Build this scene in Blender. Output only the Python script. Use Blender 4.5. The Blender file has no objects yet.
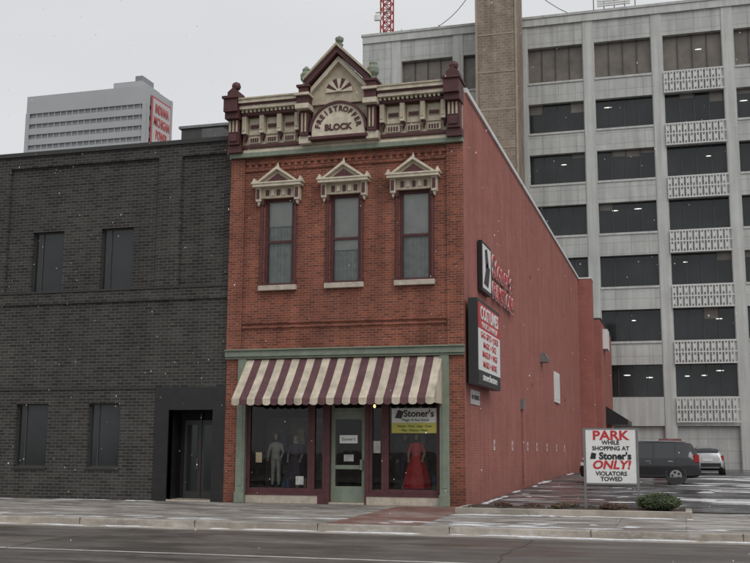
import bpy, math, random
from mathutils import Matrix, Vector
random.seed(7)
scene=bpy.context.scene
COL=scene.collection
# ------------------------------------------------------------------ materials
def nt(name):
    m=bpy.data.materials.new(name); m.use_nodes=True
    n=m.node_tree.nodes; l=m.node_tree.links
    return m,n,l,n['Principled BSDF']
def c4(c): return (c[0],c[1],c[2],1)
def mat(name,col,rough=0.7,var=0.15,scale=3.0,bump=0.0,metal=0.0,streak=0.0,fine=0.0,spec=None):
    m,n,l,b=nt(name)
    b.inputs['Roughness'].default_value=rough; b.inputs['Metallic'].default_value=metal
    if spec is not None: b.inputs['Specular IOR Level'].default_value=spec
    tc=n.new('ShaderNodeTexCoord')
    nz=n.new('ShaderNodeTexNoise'); nz.inputs['Scale'].default_value=scale; nz.inputs['Detail'].default_value=4
    nz.inputs['Roughness'].default_value=0.65
    l.new(tc.outputs['Object'],nz.inputs['Vector'])
    mr=n.new('ShaderNodeMapRange'); mr.inputs['From Min'].default_value=0.3; mr.inputs['From Max'].default_value=0.7
    mr.inputs['To Min'].default_value=1-var; mr.inputs['To Max'].default_value=1+var
    l.new(nz.outputs['Fac'],mr.inputs['Value'])
    out=mr.outputs['Result']
    if streak>0:
        mp=n.new('ShaderNodeMapping'); mp.inputs['Scale'].default_value=(2.2,2.2,0.12)
        l.new(tc.outputs['Object'],mp.inputs['Vector'])
        n2=n.new('ShaderNodeTexNoise'); n2.inputs['Scale'].default_value=1.5; n2.inputs['Detail'].default_value=4
        l.new(mp.outputs['Vector'],n2.inputs['Vector'])
        m2=n.new('ShaderNodeMapRange'); m2.inputs['From Min'].default_value=0.35; m2.inputs['From Max'].default_value=0.7
        m2.inputs['To Min'].default_value=1.0+streak*0.3; m2.inputs['To Max'].default_value=1-streak
        l.new(n2.outputs['Fac'],m2.inputs['Value'])
        mm=n.new('ShaderNodeMath'); mm.operation='MULTIPLY'; l.new(out,mm.inputs[0]); l.new(m2.outputs['Result'],mm.inputs[1]); out=mm.outputs[0]
    vm=n.new('ShaderNodeVectorMath'); vm.operation='SCALE'; vm.inputs[0].default_value=col
    l.new(out,vm.inputs['Scale']); l.new(vm.outputs['Vector'],b.inputs['Base Color'])
    if bump>0:
        n3=n.new('ShaderNodeTexNoise'); n3.inputs['Scale'].default_value=max(scale*6,20); n3.inputs['Detail'].default_value=4
        l.new(tc.outputs['Object'],n3.inputs['Vector'])
        bp=n.new('ShaderNodeBump'); bp.inputs['Strength'].default_value=bump; bp.inputs['Distance'].default_value=0.02
        l.new(n3.outputs['Fac'],bp.inputs['Height']); l.new(bp.outputs['Normal'],b.inputs['Normal'])
    return m
def brick(name,c1,c2,mortar,bw=0.215,rh=0.075,ms=0.010,rough=0.85,off=0.5,var=0.3,streak=0.25,bump=0.6,lowgrime=0.0,horiz=False,msmooth=0.1,bloom=0.0,bloomcol=(0.4,0.33,0.3),patch=0.0):
    m,n,l,b=nt(name); b.inputs['Roughness'].default_value=rough
    b.inputs['Specular IOR Level'].default_value=0.25
    tc=n.new('ShaderNodeTexCoord'); sp=n.new('ShaderNodeSeparateXYZ'); l.new(tc.outputs['Object'],sp.inputs[0])
    cb=n.new('ShaderNodeCombineXYZ')
    if horiz:
        l.new(sp.outputs['X'],cb.inputs['X']); l.new(sp.outputs['Y'],cb.inputs['Y'])
    else:
        ad=n.new('ShaderNodeMath'); ad.operation='ADD'; l.new(sp.outputs['X'],ad.inputs[0]); l.new(sp.outputs['Y'],ad.inputs[1])
        l.new(ad.outputs[0],cb.inputs['X']); l.new(sp.outputs['Z'],cb.inputs['Y'])
    br=n.new('ShaderNodeTexBrick'); br.inputs['Scale'].default_value=1
    br.inputs['Brick Width'].default_value=bw; br.inputs['Row Height'].default_value=rh
    br.inputs['Mortar Size'].default_value=ms; br.inputs['Mortar Smooth'].default_value=msmooth; br.offset=off
    br.inputs['Color1'].default_value=c4(c1); br.inputs['Color2'].default_value=c4(c2); br.inputs['Mortar'].default_value=c4(mortar)
    br.inputs['Bias'].default_value=0.0
    l.new(cb.outputs[0],br.inputs['Vector'])
    nz=n.new('ShaderNodeTexNoise'); nz.inputs['Scale'].default_value=0.8; nz.inputs['Detail'].default_value=6; nz.inputs['Roughness'].default_value=0.7
    l.new(tc.outputs['Object'],nz.inputs['Vector'])
    mr=n.new('ShaderNodeMapRange'); mr.inputs['From Min'].default_value=0.3; mr.inputs['From Max'].default_value=0.7
    mr.inputs['To Min'].default_value=1-var; mr.inputs['To Max'].default_value=1+var; l.new(nz.outputs['Fac'],mr.inputs['Value'])
    mp=n.new('ShaderNodeMapping'); mp.inputs['Scale'].default_value=(1.6,1.6,0.10); l.new(tc.outputs['Object'],mp.inputs['Vector'])
    n2=n.new('ShaderNodeTexNoise'); n2.inputs['Scale'].default_value=1.3; n2.inputs['Detail'].default_value=5; l.new(mp.outputs['Vector'],n2.inputs['Vector'])
    m2=n.new('ShaderNodeMapRange'); m2.inputs['From Min'].default_value=0.4; m2.inputs['From Max'].default_value=0.7
    m2.inputs['To Min'].default_value=1.05; m2.inputs['To Max'].default_value=1-streak; l.new(n2.outputs['Fac'],m2.inputs['Value'])
    mm=n.new('ShaderNodeMath'); mm.operation='MULTIPLY'; l.new(mr.outputs['Result'],mm.inputs[0]); l.new(m2.outputs['Result'],mm.inputs[1])
    out=mm.outputs[0]
    if lowgrime>0:
        m3=n.new('ShaderNodeMapRange'); m3.inputs['From Min'].default_value=0.0; m3.inputs['From Max'].default_value=1.2
        m3.inputs['To Min'].default_value=1-lowgrime; m3.inputs['To Max'].default_value=1.0; l.new(sp.outputs['Z'],m3.inputs['Value'])
        m4=n.new('ShaderNodeMath'); m4.operation='MULTIPLY'; l.new(out,m4.inputs[0]); l.new(m3.outputs['Result'],m4.inputs[1]); out=m4.outputs[0]
    vm=n.new('ShaderNodeVectorMath'); vm.operation='SCALE'; l.new(br.outputs['Color'],vm.inputs[0]); l.new(out,vm.inputs['Scale'])
    colout=vm.outputs['Vector']
    if bloom>0:
        n5=n.new('ShaderNodeTexNoise'); n5.inputs['Scale'].default_value=0.55; n5.inputs['Detail'].default_value=6; n5.inputs['Roughness'].default_value=0.75
        mp5=n.new('ShaderNodeMapping'); mp5.inputs['Location'].default_value=(11,3,7); l.new(tc.outputs['Object'],mp5.inputs['Vector']); l.new(mp5.outputs[0],n5.inputs['Vector'])
        m5=n.new('ShaderNodeMapRange'); m5.inputs['From Min'].default_value=0.48; m5.inputs['From Max'].default_value=0.75; m5.inputs['To Max'].default_value=bloom; l.new(n5.outputs['Fac'],m5.inputs['Value'])
        mx=n.new('ShaderNodeMix'); mx.data_type='RGBA'; l.new(m5.outputs['Result'],mx.inputs['Factor']); l.new(colout,mx.inputs['A']); mx.inputs['B'].default_value=c4(bloomcol); colout=mx.outputs['Result']
    l.new(colout,b.inputs['Base Color'])
    if bump>0:
        bp=n.new('ShaderNodeBump'); bp.invert=True; bp.inputs['Strength'].default_value=bump; bp.inputs['Distance'].default_value=0.01
        l.new(br.outputs['Fac'],bp.inputs['Height']); l.new(bp.outputs['Normal'],b.inputs['Normal'])
    return m
def glass(name,tint=(0.75,0.8,0.8),ior=1.5,rough=0.02):
    m=bpy.data.materials.new(name); m.use_nodes=True; n=m.node_tree.nodes; l=m.node_tree.links; n.clear()
    o=n.new('ShaderNodeOutputMaterial'); mx=n.new('ShaderNodeMixShader'); tr=n.new('ShaderNodeBsdfTransparent'); gl=n.new('ShaderNodeBsdfGlossy')
    fr=n.new('ShaderNodeFresnel'); fr.inputs['IOR'].default_value=ior
    tc=n.new('ShaderNodeTexCoord'); nz=n.new('ShaderNodeTexNoise'); nz.inputs['Scale'].default_value=1.2
    bp=n.new('ShaderNodeBump'); bp.inputs['Strength'].default_value=0.05; bp.inputs['Distance'].default_value=0.05
    l.new(tc.outputs['Object'],nz.inputs['Vector']); l.new(nz.outputs['Fac'],bp.inputs['Height']); l.new(bp.outputs['Normal'],gl.inputs['Normal'])
    tr.inputs[0].default_value=c4(tint); gl.inputs['Roughness'].default_value=rough
    l.new(fr.outputs[0],mx.inputs[0]); l.new(tr.outputs[0],mx.inputs[1]); l.new(gl.outputs[0],mx.inputs[2]); l.new(mx.outputs[0],o.inputs[0])
    return m
def darkglass(name,col,rough=0.08,spec=0.6,var=0.4,scale=0.25):
    return mat(name,col,rough=rough,var=var,scale=scale,spec=spec)
def emis(name,col,s):
    m,n,l,b=nt(name); b.inputs['Base Color'].default_value=c4(col); b.inputs['Emission Color'].default_value=c4(col); b.inputs['Emission Strength'].default_value=s
    return m

M={}
M['brick']=brick('red_brick',(0.285,0.084,0.050),(0.145,0.044,0.031),(0.265,0.165,0.125),ms=0.009,var=0.30,streak=0.30,lowgrime=0.30,bloom=0.22,bloomcol=(0.30,0.16,0.12))
M['sidebrick']=brick('painted_side_brick',(0.365,0.145,0.120),(0.325,0.124,0.103),(0.275,0.103,0.087),ms=0.007,var=0.13,streak=0.14,lowgrime=0.22,bump=0.5,bloom=0.3,bloomcol=(0.42,0.21,0.18))
M['black']=brick('charcoal_brick',(0.058,0.055,0.051),(0.027,0.0262,0.0253),(0.118,0.110,0.100),bw=0.30,rh=0.10,ms=0.010,var=0.16,streak=0.12,bump=0.5,bloom=0.15,bloomcol=(0.12,0.113,0.105))
M['blacktrim']=mat('charcoal_coping',(0.035,0.034,0.033),0.6)
M['blackpanel']=mat('dark_granite_panel',(0.014,0.014,0.015),0.3,var=0.3)
M['roof']=mat('roof_membrane',(0.12,0.12,0.12),0.9)
M['cream']=mat('cream_paint',(0.60,0.535,0.42),0.6,var=0.16,scale=6,streak=0.22)
M['cream2']=mat('dark_cream_paint',(0.44,0.38,0.28),0.6,var=0.2,scale=8)  # second, darker cream for frieze, panels and mouldings
M['maroon']=mat('maroon_paint',(0.082,0.025,0.027),0.6,var=0.25,scale=5)
M['green']=mat('sage_green_paint',(0.20,0.235,0.18),0.6,var=0.14,scale=5,streak=0.15)
M['white']=mat('white_paint',(0.72,0.72,0.70),0.55,var=0.06,scale=4)
M['plate']=mat('faded_plate',(0.50,0.46,0.44),0.6,var=0.15,scale=4)
M['coping']=mat('white_coping',(0.68,0.68,0.66),0.5,var=0.12,scale=2)
M['stone']=mat('limestone_sill',(0.46,0.40,0.33),0.8,var=0.2,scale=6)
M['glass']=glass('window_glass',(0.84,0.87,0.86),1.5)
M['shopglass']=glass('shop_glass',(0.84,0.86,0.84),1.5)
M['curtain']=mat('curtain_cloth',(0.50,0.52,0.51),0.9,var=0.18,scale=5)
M['blind']=mat('roller_blind',(0.66,0.66,0.63),0.9,var=0.1,scale=3)
M['interior']=mat('shop_interior',(0.13,0.118,0.10),0.9,var=0.6,scale=2.5)
M['intfloor']=mat('shop_floor',(0.22,0.18,0.14),0.7)
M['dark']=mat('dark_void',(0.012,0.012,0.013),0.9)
M['awncream']=mat('awning_cream',(0.54,0.475,0.375),0.85,var=0.16,scale=4,streak=0.3)
M['awnmaroon']=mat('awning_maroon',(0.115,0.052,0.058),0.85,var=0.2,scale=4,streak=0.2)
M['red']=mat('sign_red',(0.50,0.03,0.035),0.45,var=0.1)
M['dullred']=mat('sign_dull_red',(0.42,0.09,0.09),0.6,var=0.1)
M['blk']=mat('sign_black',(0.015,0.015,0.016),0.4,var=0.1)
M['yellow']=mat('sign_yellow',(0.52,0.47,0.09),0.5,var=0.06)
M['dgreen']=mat('sign_green',(0.03,0.16,0.06),0.5,var=0.06)
M['metal']=mat('grey_metal',(0.20,0.20,0.20),0.45,metal=0.3)
M['frame']=mat('bronze_window_frame',(0.045,0.043,0.04),0.5)
M['conc']=brick('office_concrete',(0.50,0.505,0.485),(0.47,0.475,0.46),(0.36,0.365,0.35),bw=1.29,rh=0.86,ms=0.025,off=0.0,var=0.10,streak=0.20,bump=0.2)
M['pier']=mat('office_pier_concrete',(0.52,0.525,0.505),0.8,var=0.08,scale=0.6,streak=0.20)
M['offglass']=darkglass('office_glass',(0.020,0.024,0.025),0.10,0.5,0.5,0.3)
M['offtan']=darkglass('office_blinds_sky_glass',(0.14,0.12,0.10),0.3,var=0.35,scale=0.7)  # tan colour carries blinds and, in the top row, reflected sky
M['mull']=mat('mullion',(0.05,0.05,0.046),0.5)
M['grille']=mat('white_grille',(0.62,0.625,0.61),0.6,var=0.08)
M['twconc']=mat('hazed_tower_concrete',(0.40,0.41,0.42),0.85,var=0.06,scale=0.05)  # distance haze mixed into the base colour, paler and greyer
M['twglass']=mat('hazed_tower_glass',(0.23,0.24,0.255),0.4,var=0.12,scale=0.1)  # glass colour lifted towards grey to carry the same haze
M['twpanel']=mat('tower_sign_panel',(0.50,0.47,0.47),0.6,var=0.06)
M['chim']=brick('chimney_brick',(0.30,0.235,0.185),(0.23,0.18,0.14),(0.32,0.27,0.22),bw=0.45,rh=0.22,ms=0.03,var=0.25,streak=0.25)
M['chimtrim']=mat('chimney_trim',(0.34,0.28,0.225),0.8,var=0.2,scale=1)
M['lamp']=emis('warm_lamp',(1.0,0.72,0.25),2.2)
M['olamp']=emis('office_lamp',(0.9,0.95,0.85),1.0)
M['mast']=mat('mast_red',(0.35,0.06,0.05),0.5)
M['slush']=mat('slush_snow',(0.62,0.62,0.63),0.7,var=0.22,scale=6,bump=0.5)

def groundmat(name,base,snow,snow_amt,scale=0.5,rough=0.85,joint=None,crack=True,fine=0.2,wet=0.0):
    m,n,l,b=nt(name); b.inputs['Roughness'].default_value=rough
    tc=n.new('ShaderNodeTexCoord')
    def noise(s,d=5,r=0.65,mapping=None,loc=(0,0,0)):
        z=n.new('ShaderNodeTexNoise'); z.inputs['Scale'].default_value=s; z.inputs['Detail'].default_value=d; z.inputs['Roughness'].default_value=r
        mp=n.new('ShaderNodeMapping'); mp.inputs['Scale'].default_value=mapping or (1,1,1); mp.inputs['Location'].default_value=loc; l.new(tc.outputs['Object'],mp.inputs['Vector']); l.new(mp.outputs[0],z.inputs['Vector'])
        return z
    def mrange(sock,a,b_,c,d):
        r=n.new('ShaderNodeMapRange'); r.inputs['From Min'].default_value=a; r.inputs['From Max'].default_value=b_
        r.inputs['To Min'].default_value=c; r.inputs['To Max'].default_value=d; l.new(sock,r.inputs['Value']); return r.outputs['Result']
    def mul(a,b_):
        q=n.new('ShaderNodeMath'); q.operation='MULTIPLY'; l.new(a,q.inputs[0]); l.new(b_,q.inputs[1]); return q.outputs[0]
    v=mul(mrange(noise(scale).outputs['Fac'],0.3,0.7,0.70,1.28),mrange(noise(60,3).outputs['Fac'],0.3,0.7,1-fine,1+fine))
    v=mul(v,mrange(noise(0.6,4,0.6,(0.15,2.5,1)).outputs['Fac'],0.35,0.65,0.84,1.14))
    if wet>0:
        v=mul(v,mrange(noise(0.8,5,0.7,(0.5,1.6,1),(5,9,0)).outputs['Fac'],0.46,0.54,1.0,1-wet))
    if joint:
        sp=n.new('ShaderNodeSeparateXYZ'); l.new(tc.outputs['Object'],sp.inputs[0]); cb=n.new('ShaderNodeCombineXYZ'); l.new(sp.outputs['X'],cb.inputs['X']); l.new(sp.outputs['Y'],cb.inputs['Y'])
        br=n.new('ShaderNodeTexBrick'); br.offset=0; br.inputs['Scale'].default_value=1; br.inputs['Brick Width'].default_value=joint; br.inputs['Row Height'].default_value=joint
        br.inputs['Mortar Size'].default_value=0.015; br.inputs['Color1'].default_value=(1,1,1,1); br.inputs['Color2'].default_value=(0.84,0.84,0.84,1); br.inputs['Mortar'].default_value=(0.5,0.5,0.5,1)
        l.new(cb.outputs[0],br.inputs['Vector']); v=mul(v,br.outputs['Color'])
    vm=n.new('ShaderNodeVectorMath'); vm.operation='SCALE'; vm.inputs[0].default_value=base; l.new(v,vm.inputs['Scale'])
    if snow_amt>0:
        s=noise(1.1,6,0.78,(0.45,1.5,1),(2,4,0)); f=mrange(s.outputs['Fac'],0.62-snow_amt*0.25,0.76-snow_amt*0.25,0.0,0.8)
        mx=n.new('ShaderNodeMix'); mx.data_type='RGBA'; l.new(f,mx.inputs['Factor']); l.new(vm.outputs['Vector'],mx.inputs['A']); mx.inputs['B'].default_value=c4(snow)
        l.new(mx.outputs['Result'],b.inputs['Base Color'])
    else: l.new(vm.outputs['Vector'],b.inputs['Base Color'])
    l.new(mrange(noise(0.35,4).outputs['Fac'],0.42,0.58,rough-0.35,min(1,rough+0.05)),b.inputs['Roughness'])
    bp=n.new('ShaderNodeBump'); bp.inputs['Strength'].default_value=0.3; bp.inputs['Distance'].default_value=0.01; l.new(noise(45,3).outputs['Fac'],bp.inputs['Height']); l.new(bp.outputs['Normal'],b.inputs['Normal'])
    return m
M['road']=groundmat('road_asphalt',(0.108,0.094,0.083),(0.19,0.175,0.16),0.35,scale=0.35,rough=0.7,wet=0.22)
M['walk']=groundmat('sidewalk_concrete',(0.285,0.255,0.228),(0.54,0.525,0.51),0.52,scale=0.9,joint=1.5,wet=0.30)
M['kerb']=groundmat('kerb_concrete',(0.35,0.31,0.265),(0.55,0.54,0.52),0.35,scale=1.2,wet=0.2)
M['lot']=groundmat('lot_asphalt',(0.055,0.055,0.057),(0.46,0.46,0.47),0.40,scale=0.5,rough=0.5,wet=0.3)
M['ground']=groundmat('ground_soil',(0.10,0.09,0.075),(0.4,0.4,0.4),0.2,scale=0.2)
M['paver']=brick('red_pavers',(0.24,0.115,0.092),(0.18,0.085,0.068),(0.17,0.13,0.11),bw=0.22,rh=0.11,ms=0.01,horiz=True,var=0.3,bloom=0.8,bloomcol=(0.38,0.35,0.33))
M['soil']=mat('mulch',(0.05,0.035,0.025),0.95,var=0.5,scale=12,bump=0.6)
M['line']=mat('worn_road_paint',(0.50,0.49,0.47),0.8,var=0.3,scale=3)

# ------------------------------------------------------------------ mesh helpers
class MB:
    def __init__(s): s.v=[];s.f=[];s.m=[];s.mats=[]
    def mi(s,k):
        if k not in s.mats: s.mats.append(k)
        return s.mats.index(k)
    def face(s,pts,k):
        i=len(s.v); s.v+= [tuple(p) for p in pts]; s.f.append(tuple(range(i,i+len(pts)))); s.m.append(s.mi(k))
    def box(s,x0,x1,y0,y1,z0,z1,k):
        if x0>x1:x0,x1=x1,x0
        if y0>y1:y0,y1=y1,y0
        i=len(s.v)
        s.v+=[(x0,y0,z0),(x1,y0,z0),(x1,y1,z0),(x0,y1,z0),(x0,y0,z1),(x1,y0,z1),(x1,y1,z1),(x0,y1,z1)]
        for q in [(0,3,2,1),(4,5,6,7),(0,1,5,4),(1,2,6,5),(2,3,7,6),(3,0,4,7)]:
            s.f.append(tuple(i+a for a in q)); s.m.append(s.mi(k))
    def prism(s,poly,y0,y1,k,axis='y'):
        n=len(poly)
        if axis=='y': A=[(p[0],y0,p[1]) for p in poly]; B=[(p[0],y1,p[1]) for p in poly]
        else: A=[(y0,p[0],p[1]) for p in poly]; B=[(y1,p[0],p[1]) for p in poly]
        s.face(A,k); s.face(B[::-1],k)
        for i in range(n):
            j=(i+1)%n; s.face([A[i],B[i],B[j],A[j]],k)
    def cyl(s,p0,p1,r0,r1,k,n=10,cap=True):
        p0=Vector(p0);p1=Vector(p1);d=(p1-p0).normalized()
        u=d.orthogonal().normalized(); w=d.cross(u)
        A=[p0+(u*math.cos(2*math.pi*i/n)+w*math.sin(2*math.pi*i/n))*r0 for i in range(n)]
        B=[p1+(u*math.cos(2*math.pi*i/n)+w*math.sin(2*math.pi*i/n))*r1 for i in range(n)]
        for i in range(n):
            j=(i+1)%n; s.face([A[i],A[j],B[j],B[i]],k)
        if cap: s.face(A[::-1],k); s.face(B,k)
    def lathe(s,cx,cy,prof,k,n=14,sx=1,sy=1):
        rings=[[(cx+r*sx*math.cos(2*math.pi*i/n),cy+r*sy*math.sin(2*math.pi*i/n),z) for i in range(n)] for r,z in prof]
        for a,b in zip(rings[:-1],rings[1:]):
            for i in range(n):
                j=(i+1)%n; s.face([a[i],a[j],b[j],b[i]],k)
        s.face(rings[0][::-1],k); s.face(rings[-1],k)
    def build(s,name,parent=None,smooth=False,bevel=0,merge=False):
        me=bpy.data.meshes.new(name); me.from_pydata(s.v,[],s.f)
        for k in s.mats: me.materials.append(M[k])
        me.polygons.foreach_set('material_index',s.m)
        ob=bpy.data.objects.new(name,me); COL.objects.link(ob)
        if merge or smooth or bevel:
            import bmesh
            bm=bmesh.new(); bm.from_mesh(me); bmesh.ops.remove_doubles(bm,verts=bm.verts,dist=0.0004); bmesh.ops.recalc_face_normals(bm,faces=bm.faces); bm.to_mesh(me); bm.free()
        if smooth:
            for p in me.polygons: p.use_smooth=True
            md=ob.modifiers.new('es','EDGE_SPLIT'); md.split_angle=math.radians(40)
        if bevel:
            md=ob.modifiers.new('bv','BEVEL'); md.width=bevel; md.segments=2; md.limit_method='ANGLE'
        if parent: ob.parent=parent
        return ob
def empty(name,loc=(0,0,0)):
    e=bpy.data.objects.new(name,None); COL.objects.link(e); e.location=(0,0,0); return e
def text(s,size,loc,facing,k,parent,ext=0.01,al='CENTER',sx=1.0,bold=0.0,roll=0.0,shear=0.0,name=None,sp=1.0):
    cu=bpy.data.curves.new(name or 'lettering','FONT'); cu.body=s; cu.size=size; cu.extrude=ext; cu.align_x=al; cu.align_y='CENTER'; cu.offset=bold; cu.shear=shear
    cu.space_character=sp
    cu.resolution_u=3
    cu.materials.append(M[k]); o=bpy.data.objects.new(name or 'lettering',cu); COL.objects.link(o)
    o.location=loc
    Rz={'-y':0,'+x':math.radians(90)}[facing]
    o.rotation_euler=(Matrix.Rotation(Rz,3,'Z')@Matrix.Rotation(math.radians(90),3,'X')@Matrix.Rotation(roll,3,'Z')).to_euler()
    o.scale=(sx,1,1)
    o.parent=parent; return o
def wall_y(mb,x0,x1,z0,z1,y,holes,k,reveal=0.25,kr=None):
    xs=sorted(set([x0,x1]+[h[0] for h in holes]+[h[1] for h in holes])); zs=sorted(set([z0,z1]+[h[2] for h in holes]+[h[3] for h in holes]))
    for a,b in zip(xs[:-1],xs[1:]):
        for c,d in zip(zs[:-1],zs[1:]):
            mx=(a+b)/2; mz=(c+d)/2
            if any(h[0]<mx<h[1] and h[2]<mz<h[3] for h in holes): continue
            mb.face([(a,y,c),(b,y,c),(b,y,d),(a,y,d)],k)
    kr=kr or k
    for h in holes:
        a,b,c,d=h[:4]; e=y+reveal
        mb.face([(a,y,c),(a,y,d),(a,e,d),(a,e,c)],kr); mb.face([(b,y,c),(b,e,c),(b,e,d),(b,y,d)],kr)
        mb.face([(a,y,d),(b,y,d),(b,e,d),(a,e,d)],kr); mb.face([(a,y,c),(a,e,c),(b,e,c),(b,y,c)],kr)

# ================================================================== BRICK BUILDING
bb=empty('brick_storefront_building')
W=[(-6.33,-5.37),(-4.17,-3.21),(-1.97,-1.01)]
WZ=(6.60,9.36)
mb=MB()
holes=[(a,b,WZ[0],WZ[1]) for a,b in W]+[(-7.08,-0.46,0.0,4.33)]
wall_y(mb,-7.5,0,-0.05,12.3,0,holes,'brick',0.3)
mb.build('front_wall',bb)
mb=MB()
mb.face([(0,0,-0.3),(0,37,-0.3),(0,37,12.4),(0,0,12.4)],'sidebrick')
mb.face([(-7.5,0,-0.3),(-7.5,0,12.3),(-7.5,37,12.3),(-7.5,37,-0.3)],'sidebrick')
mb.face([(-7.5,37,-0.3),(-7.5,37,12.3),(0,37,12.3),(0,37,-0.3)],'sidebrick')
mb.build('side_wall',bb)
mb=MB(); mb.face([(-7.5,0.0,12.0),(0,0.0,12.0),(0,37,12.0),(-7.5,37,12.0)],'roof'); mb.build('roof',bb)
mb=MB(); mb.box(-0.28,0.07,0.35,37.05,12.40,12.56,'coping'); mb.box(-7.55,-7.2,0.35,37.05,12.40,12.50,'coping'); mb.build('parapet_coping',bb,bevel=0.01)
mb=MB()
for y in (6.1,12.2,18.3,24.4,30.5): mb.box(-0.29,0.075,y,y+0.03,12.39,12.57,'metal')
for y in (14.5,27.5):
    for z in (4.4,9.0): mb.cyl((0.001,y,z),(0.03,y,z),0.12,0.12,'sidebrick',10)
mb.build('coping_joints_and_tie_plates',bb)
mb=MB(); mb.box(-2,0.8,37.06,38.6,-0.3,12.45,'sidebrick'); mb.box(-7,1.2,38.61,49.3,-0.3,10.0,'sidebrick')
mb.box(-7.05,1.25,38.62,49.3,10.001,10.12,'blacktrim'); mb.box(-2.03,0.83,37.03,38.63,12.451,12.53,'coping')
mb.box(1.2,1.5,40.5,42.4,8.3,9.6,'white')
mb.build('rear_annex',bb)
mb=MB(); mb.prism([(1.2,4.6),(2.6,3.7),(2.6,3.4),(1.2,3.4)],41.5,47.0,'blk'); mb.build('annex_awning',bb)
mb=MB()
for x0,x1 in ((-7.5,-7.02),(-0.50,0.0)):
    mb.box(x0,x1-0.0 if x1<0 else x1-0.002,-0.07,-0.001,4.62,10.70,'brick')
for z in (5.28,5.42): mb.box(-7.0,-0.52,-0.045,-0.001,z,z+0.07,'brick')
for z in (10.28,10.50): mb.box(-7.0,-0.52,-0.05,-0.001,z,z+0.08,'brick')
x=-6.9
while x<-0.6:
    mb.box(x,x+0.1,-0.06,-0.001,10.37,10.49,'brick'); x+=0.22
mb.build('brick_corbels',bb)
for i,(a,b) in enumerate(W):
    mb=MB(); z0,z1=WZ; zm=(z0+z1)/2+0.02
    t=0.085
    mb.box(a+0.002,a+t,0.08,0.17,z0,z1,'maroon'); mb.box(b-t,b-0.002,0.08,0.17,z0,z1,'maroon')
    mb.box(a+t,b-t,0.082,0.168,z1-t,z1-0.002,'maroon'); mb.box(a+t,b-t,0.082,0.168,z0+0.002,z0+t,'maroon')
    mb.box(a+t,b-t,0.10,0.16,zm-0.035,zm+0.035,'maroon')
    for xx in (a-0.07,b+0.07):
        mb.cyl((xx,-0.05,z0+0.02),(xx,-0.05,z1-0.1),0.045,0.045,'maroon',8); mb.box(xx-0.07,xx+0.07,-0.11,-0.003,z1-0.2,z1-0.0,'maroon')
        mb.box(xx-0.06,xx+0.06,-0.10,-0.003,z0,z0+0.12,'maroon')
    mb.build('window_frame_%d'%(i+1),bb)
    mb=MB(); mb.face([(a+t,0.13,z0+t),(b-t,0.13,z0+t),(b-t,0.13,zm),(a+t,0.13,zm)],'glass'); mb.face([(a+t,0.115,zm),(b-t,0.115,zm),(b-t,0.115,z1-t),(a+t,0.115,z1-t)],'glass'); mb.build('window_glass_%d'%(i+1),bb)
    mb=MB()
    n=36
    for j in range(n):
        u0=j/n;u1=(j+1)/n; f=lambda u:0.25+0.02*math.sin(u*38+i)+0.008*math.sin(u*91)
        mb.face([(a+u0*(b-a),f(u0),z0+0.0),(a+u1*(b-a),f(u1),z0+0.0),(a+u1*(b-a),f(u1),z1),(a+u0*(b-a),f(u0),z1)],'curtain')
    zb_=(zm+0.5,zm-0.35,zm+0.0)[i]
    mb.box(a+0.02,b-0.02,0.20,0.205,zb_,z1,'blind')
    mb.build('curtain_%d'%(i+1),bb)
    mb=MB(); mb.box(a-0.14,b+0.14,-0.13,0.079,z0-0.16,z0-0.002,'stone'); mb.build('window_sill_%d'%(i+1),bb,bevel=0.01)
    mb=MB(); c=(a+b)/2; h=0.78
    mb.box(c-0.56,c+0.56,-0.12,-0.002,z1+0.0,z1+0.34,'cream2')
    for k in range(5): 
        xx=c-0.36+k*0.18; mb.box(xx-0.05,xx+0.05,-0.15,-0.121,z1+0.08,z1+0.26,'maroon' if k%2==0 else 'cream')
    for sx in (-1,1):
        xa=c+sx*0.56; xb=c+sx*0.72
        mb.box(min(xa,xb),max(xa,xb),-0.22,-0.002,z1-0.10,z1+0.34,'cream'); mb.box(min(xa,xb)+0.03,max(xa,xb)-0.03,-0.25,-0.221,z1-0.02,z1+0.28,'maroon')
        mb.prism([(min(xa,xb)+0.02,z1-0.10),(max(xa,xb)-0.02,z1-0.10),((xa+xb)/2,z1-0.24)],-0.16,-0.02,'cream')
    mb.box(c-0.80,c+0.80,-0.33,-0.002,z1+0.341,z1+0.43,'cream')
    mb.box(c-0.84,c+0.84,-0.36,-0.002,z1+0.431,z1+0.48,'cream')
    zb=z1+0.481
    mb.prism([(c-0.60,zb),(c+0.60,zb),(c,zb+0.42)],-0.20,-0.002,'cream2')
    mb.prism([(c-0.34,zb+0.04),(c+0.34,zb+0.04),(c,zb+0.28)],-0.23,-0.201,'maroon')
    for sx in (-1,1):
        mb.prism([(c+sx*0.70,zb),(c+sx*0.60,zb),(c,zb+0.40),(c,zb+0.50)],-0.32,-0.201 ,'cream')
        mb.prism([(c+sx*0.84,zb+0.0),(c+sx*0.70,zb+0.0),(c+sx*0.76,zb+0.15)],-0.30,-0.05,'cream')
    mb.cyl((c,-0.2,zb+0.46),(c,-0.2,zb+0.62),0.05,0.015,'cream',8)
    mb.build('window_hood_%d'%(i+1),bb)
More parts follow.
